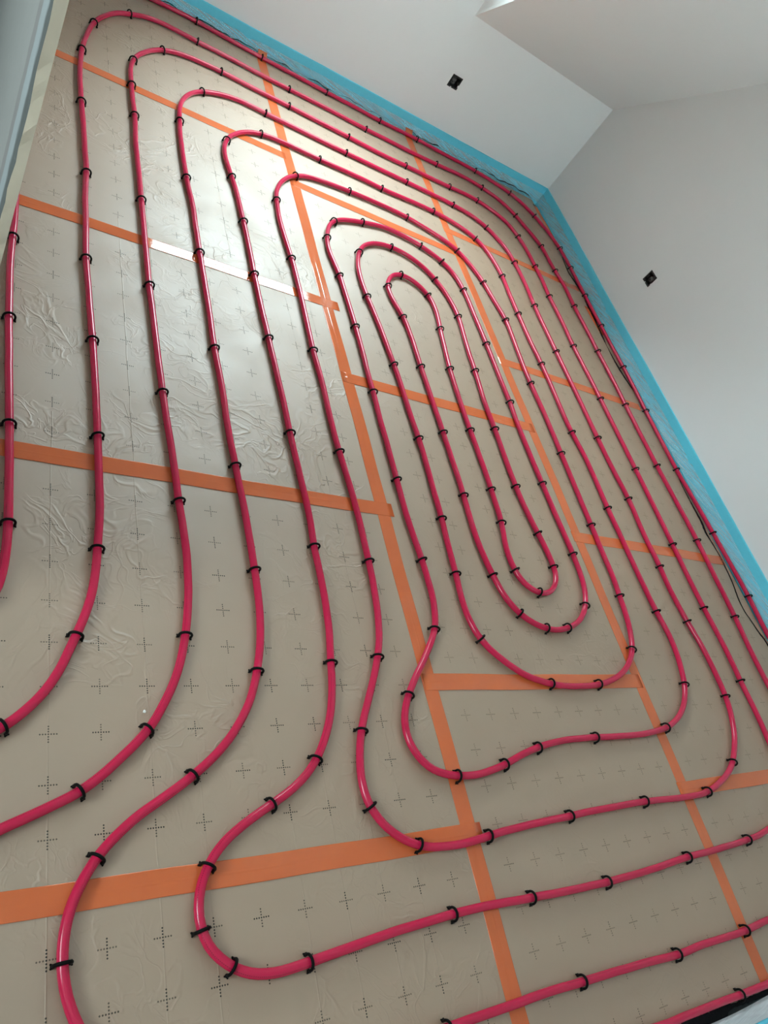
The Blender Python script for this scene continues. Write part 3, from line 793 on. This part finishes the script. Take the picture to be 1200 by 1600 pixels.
DARK_R = [(3.336, 3.45, .003), (3.314, 3.30, .006), (3.329, 3.206, .009), (3.343, 3.09, .008), (3.335, 3.0, .012), (3.312, 2.74, .010), (3.305, 2.66, .002), (3.303, 2.577, .006),
         (3.307, 2.475, .010), (3.325, 2.37, .007), (3.345, 2.284, .006), (3.358, 2.18, .005), (3.37, 2.129, .005), (3.353, 2.033, .011), (3.338, 1.95, .005), (3.328, 1.772, .004),
         (3.309, 1.68, .004), (3.307, 1.589, .006), (3.308, 1.539, .009), (3.309, 1.456, .012), (3.297, 1.392, .012), (3.302, 1.345, .007), (3.311, 1.267, .006), (3.309, 1.215, .007),
         (3.300, 1.128, .006), (3.275, 1.032, .006), (3.270, .973, .006), (3.284, .919, .006), (3.298, .863, .008), (3.317, .808, .010), (3.33, .6, .008), (3.34, .2, .006)]
DARK_B = [(0.15, 4.043, 0.001), (1.0, 4.046, 0.0104), (1.202, 4.049, 0.0104), (1.349, 4.043, 0.001), (1.482, 4.046, 0.0104), (1.569, 4.049, 0.001), (1.684, 4.043, 0.013), (1.788, 4.046, 0.001), (1.984, 4.049, 0.0104), (2.043, 4.043, 0.001), (2.25, 4.046, 0.001), (2.361, 4.049, 0.0117), (2.493, 4.043, 0.0156), (2.541, 4.046, 0.001), (2.8, 4.049, 0.001), (2.998, 4.043, 0.013), (3.13, 4.046, 0.013), (3.231, 4.049, 0.0156), (3.29, 4.043, 0.013)]
DARK_F = [(.5, -.322, .014), (1.3, -.322, .018), (1.72, -.318, .032), (1.88, -.308, .040), (1.99, -.309, .036), (2.045, -.302, .030), (2.085, -.301, .012), (2.15, -.304, .011), (2.25, -.306, .014), (2.5, -.309, .016), (3.2, -.312, .012)]
strip('blue foam edge strip along the wall with the sloping ceiling above', (XL + WT + .002, YB), (XR - .0105, YB), (0, -1), foot=.024, gum=DARK_B, dark_edge_z=.017)
strip('blue foam edge strip along the tall right wall', (XR, YB), (XR, YF + .012), (-1, 0), foot=.018, gum=[(x - (.010 if y > 1.9 else .003), y, w_ * (1.9 if y > 1.9 else 1.5)) for x, y, w_ in DARK_R])
strip('whitish film covered edge strip at the near bottom corner', (.6, YF), (XR - .012, YF), (0, 1), height=.1, foot=.024, gum=DARK_F, film_z=.098, film_mat=M_FILM_MILKY)

# ---------------------------------------------------------------- the heating pipe: one length, spiralled over the floor
PTS = [Vector((float(a), float(b))) / 1000 for a, b in (t.split(',') for t in PIPE_MM.split())]
R_PIPE, Z_PIPE = .0100, .0130
D = []
for i in range(len(PTS) - 1):
    q0, q1, q2, q3 = PTS[max(i-1, 0)], PTS[i], PTS[i+1], PTS[min(i+2, len(PTS)-1)]
    for k in range(3):
        t = k / 3
        D.append(.5 * ((2*q1) + (-q0+q2)*t + (2*q0-5*q1+4*q2-q3)*t*t + (-q0+3*q1-3*q2+q3)*t*t*t))
D.append(PTS[-1])
NS = 12
vs, fs, us = [], [], [0.0]
for i, q in enumerate(D):
    t = (D[min(i+1, len(D)-1)] - D[max(i-1, 0)]).normalized()
    nn = Vector((-t.y, t.x))
    if i: us.append(us[-1] + (q - D[i-1]).length)
    for k in range(NS):
        a = 2 * math.pi * k / NS
        vs.append((q.x + nn.x * math.cos(a) * R_PIPE, q.y + nn.y * math.cos(a) * R_PIPE, Z_PIPE + math.sin(a) * R_PIPE))
uvs = []
for i in range(len(D) - 1):
    for k in range(NS):
        fs.append((i*NS+k, i*NS+(k+1) % NS, (i+1)*NS+(k+1) % NS, (i+1)*NS+k))
        uvs += [us[i], k/NS, us[i], (k+1)/NS, us[i+1], (k+1)/NS, us[i+1], k/NS]
pipe = obj('heating_pipe', vs, fs, M_PIPE, smooth=True)
pipe.data.flip_normals()
uvl = pipe.data.uv_layers.new(name='UVMap')
# flip_normals reverses the loop order of every face but keeps its first corner
fl_ = []
for f_i in range(len(fs)):
    c = uvs[f_i*8:f_i*8+8]
    fl_ += [c[0], c[1], c[6], c[7], c[4], c[5], c[2], c[3]]
uvl.data.foreach_set('uv', fl_)
tag(pipe, 'long red plastic heating pipe looped in a spiral over the foil floor', 'pipe')

# ---------------------------------------------------------------- clips
def clip_mesh():
    """bent nylon wire over the pipe, a barbed knob at each foot; local x runs across the pipe"""
    rad, wr = .0146, .0030
    path = []
    for i in range(13):
        a = math.pi * (1.0 - i / 12)
        path.append(Vector((math.cos(a) * rad, 0, Z_PIPE + .001 + math.sin(a) * rad * 1.05)))
    path = [Vector((-rad * .98, 0, .0045))] + path + [Vector((rad * .98, 0, .0045))]
    bm = bmesh.new()
    rings = []
    for i, q in enumerate(path):
        t = (path[min(i+1, len(path)-1)] - path[max(i-1, 0)]).normalized()
        sd = Vector((0, 1, 0)); upv = t.cross(sd)
        rings.append([bm.verts.new(q + sd * math.cos(a) * wr * 1.1 + upv * math.sin(a) * wr) for a in (2 * math.pi * k / 8 for k in range(8))])
    for r0, r1 in zip(rings, rings[1:]):
        for k in range(8):
            bm.faces.new((r0[k], r0[(k+1) % 8], r1[(k+1) % 8], r1[k]))
    bm.faces.new(rings[0]); bm.faces.new(rings[-1])
    for s_ in (-1, 1):
        x = s_ * rad
        k = bmesh.ops.create_icosphere(bm, subdivisions=1, radius=.0047, matrix=Matrix.Translation((x, 0, .0048)))
        for dx, dy in ((.5, .6), (.5, -.7)):
            p = Vector((x + s_ * dx * .005, dy * .005, .0036))
            bmesh.ops.create_icosphere(bm, subdivisions=1, radius=.0022, matrix=Matrix.Translation(p))
    bmesh.ops.recalc_face_normals(bm, faces=bm.faces)
    me = bpy.data.meshes.new('pipe_clip'); bm.to_mesh(me); bm.free()
    me.polygons.foreach_set('use_smooth', [True] * len(me.polygons))
    me.materials.append(M_CLIP)
    return me

ORD = 'first second third fourth fifth sixth seventh eighth ninth tenth eleventh twelfth'.split()
CL = clip_mesh()
proto = None
rr = random.Random(3)
for sec, lst in CLIPS.items():
    kind_, n_ = sec[0], int(sec[1:])
    run = {'L': '%s long pipe run from the left' % ORD[min(n_, 11)], 'R': 'pipe run hugging the right wall' if n_ == 0 else '%s pipe run from the right wall' % ORD[n_],
           'T': 'pipe run hugging the back wall' if n_ == 0 else '%s pipe arch from the back wall' % ORD[n_],
           'N': '%s near pipe bend from the centre' % ORD[n_ - 1]}[kind_]
    for i, (x, y, a) in enumerate(lst):
        if len(lst) == 1: place = 'single clip on'
        else: place = 'clip, %s %s on' % (ORD[i], 'from the back' if kind_ in 'LR' else 'from the left')
        if proto is None:
            o = bpy.data.objects.new('pipe_clip', CL); proto = o
        else:
            o = proto.copy()
        COL.objects.link(o)
        o.location = (x / 1000, y / 1000, 0)
        o.rotation_euler = (0, 0, a + math.pi / 2 + rr.uniform(-.12, .12))
        tag(o, 'black %s the %s' % (place, run), 'clip', 'black clips pinning the red pipe')

# ---------------------------------------------------------------- socket boxes let into the walls
def socket_box(loc, rotz, label):
    """local x along the wall, local -y into the room, origin on the wall face at the box centre"""
    root = empty('socket_box', loc)
    root.rotation_euler = (0, 0, rotz)
    tag(root, label, 'socket', 'open socket boxes in the walls')
    h, d = .030, .045
    def part(mb, name, mat, bevel=0):
        o = mb.build(name, mat, None, bevel); o.parent = root; return o
    mb = MB()
    mb.box((-h, d - .003, -h), (h, d, h))
    t = .0028
    mb.box((-h, 0, -h), (-h + t, d - .003, h)).box((h - t, 0, -h), (h, d - .003, h))
    mb.box((-h + t, 0, -h), (h - t, d - .003, -h + t)).box((-h + t, 0, h - t), (h - t, d - .003, h))
    part(mb, 'box_shell', M_BOX)
    mb = MB()                                   # rim on the wall face, notched at two places
    r, e_ = .0345, .0022
    mb.box((-r, -e_, h - .004), (r, -.0002, r))
    mb.box((-r, -e_, -h + .004), (-h + .003, -.0002, h - .004))
    mb.box((h - .003, -e_, -.006), (r, -.0002, h - .004)).box((h - .003, -e_, -h + .004), (r, -.0002, -.018))
    mb.box((-r, -e_, -r), (-.012, -.0002, -h + .004)).box((-.003, -e_, -r), (r, -.0002, -h + .004))
    part(mb, 'rim', M_BOX)
    for x, z in ((-.0235, 0), (.0235, 0)):
        part(MB().box((x - .004, .002, z - .006), (x + .004, .012, z + .006)), 'screw_lug', M_BOX, .001)
    mb = MB()
    mb.box((-.012, .014, -.004), (.010, .030, .012)).box((-.004, .010, -.014), (.008, .026, -.006))
    part(mb, 'terminal', M_TERM, .0012)
    # curled cable tail
    bm = bmesh.new(); rings = []
    for i in range(15):
        t_ = i / 14
        c = Vector((.018 * math.cos(t_ * 4.5), .036 - .026 * t_, .016 * math.sin(t_ * 4.5)))
        tn = Vector((-math.sin(t_ * 4.5), -.3, math.cos(t_ * 4.5))).normalized()
        n1_ = tn.orthogonal().normalized(); n2_ = tn.cross(n1_)
        rings.append([bm.verts.new(c + (n1_ * math.cos(a) + n2_ * math.sin(a)) * .0022) for a in (k * math.pi / 3 for k in range(6))])
    for r0, r1 in zip(rings, rings[1:]):
        for k in range(6): bm.faces.new((r0[k], r0[(k+1) % 6], r1[(k+1) % 6], r1[k]))
    bm.faces.new(rings[0]); bm.faces.new(rings[-1])
    bmesh.ops.recalc_face_normals(bm, faces=bm.faces)
    me = bpy.data.meshes.new('cable_tail'); bm.to_mesh(me); bm.free(); me.materials.append(M_TERM)
    o = bpy.data.objects.new('cable_tail', me); COL.objects.link(o); o.parent = root

socket_box((SB[0], YB, SB[1]), 0, 'open black socket box in the low back wall under the slope')
socket_box((XR, SR[0], SR[1]), -math.pi / 2, 'open black socket box in the tall right wall')

# a crumb of foam on the foil
bm = bmesh.new()
bmesh.ops.create_icosphere(bm, subdivisions=2, radius=.0034)
for q in bm.verts:
    q.co *= 1 + rr.uniform(-.25, .25); q.co.z *= .7
me = bpy.data.meshes.new('foam_crumb'); bm.to_mesh(me); bm.free(); me.materials.append(M_CRUMB)
o = bpy.data.objects.new('foam_crumb', me); COL.objects.link(o); o.location = (.5285, .5675, .0028)
tag(o, 'tiny white foam crumb lying on the foil between two red pipes', 'crumb')
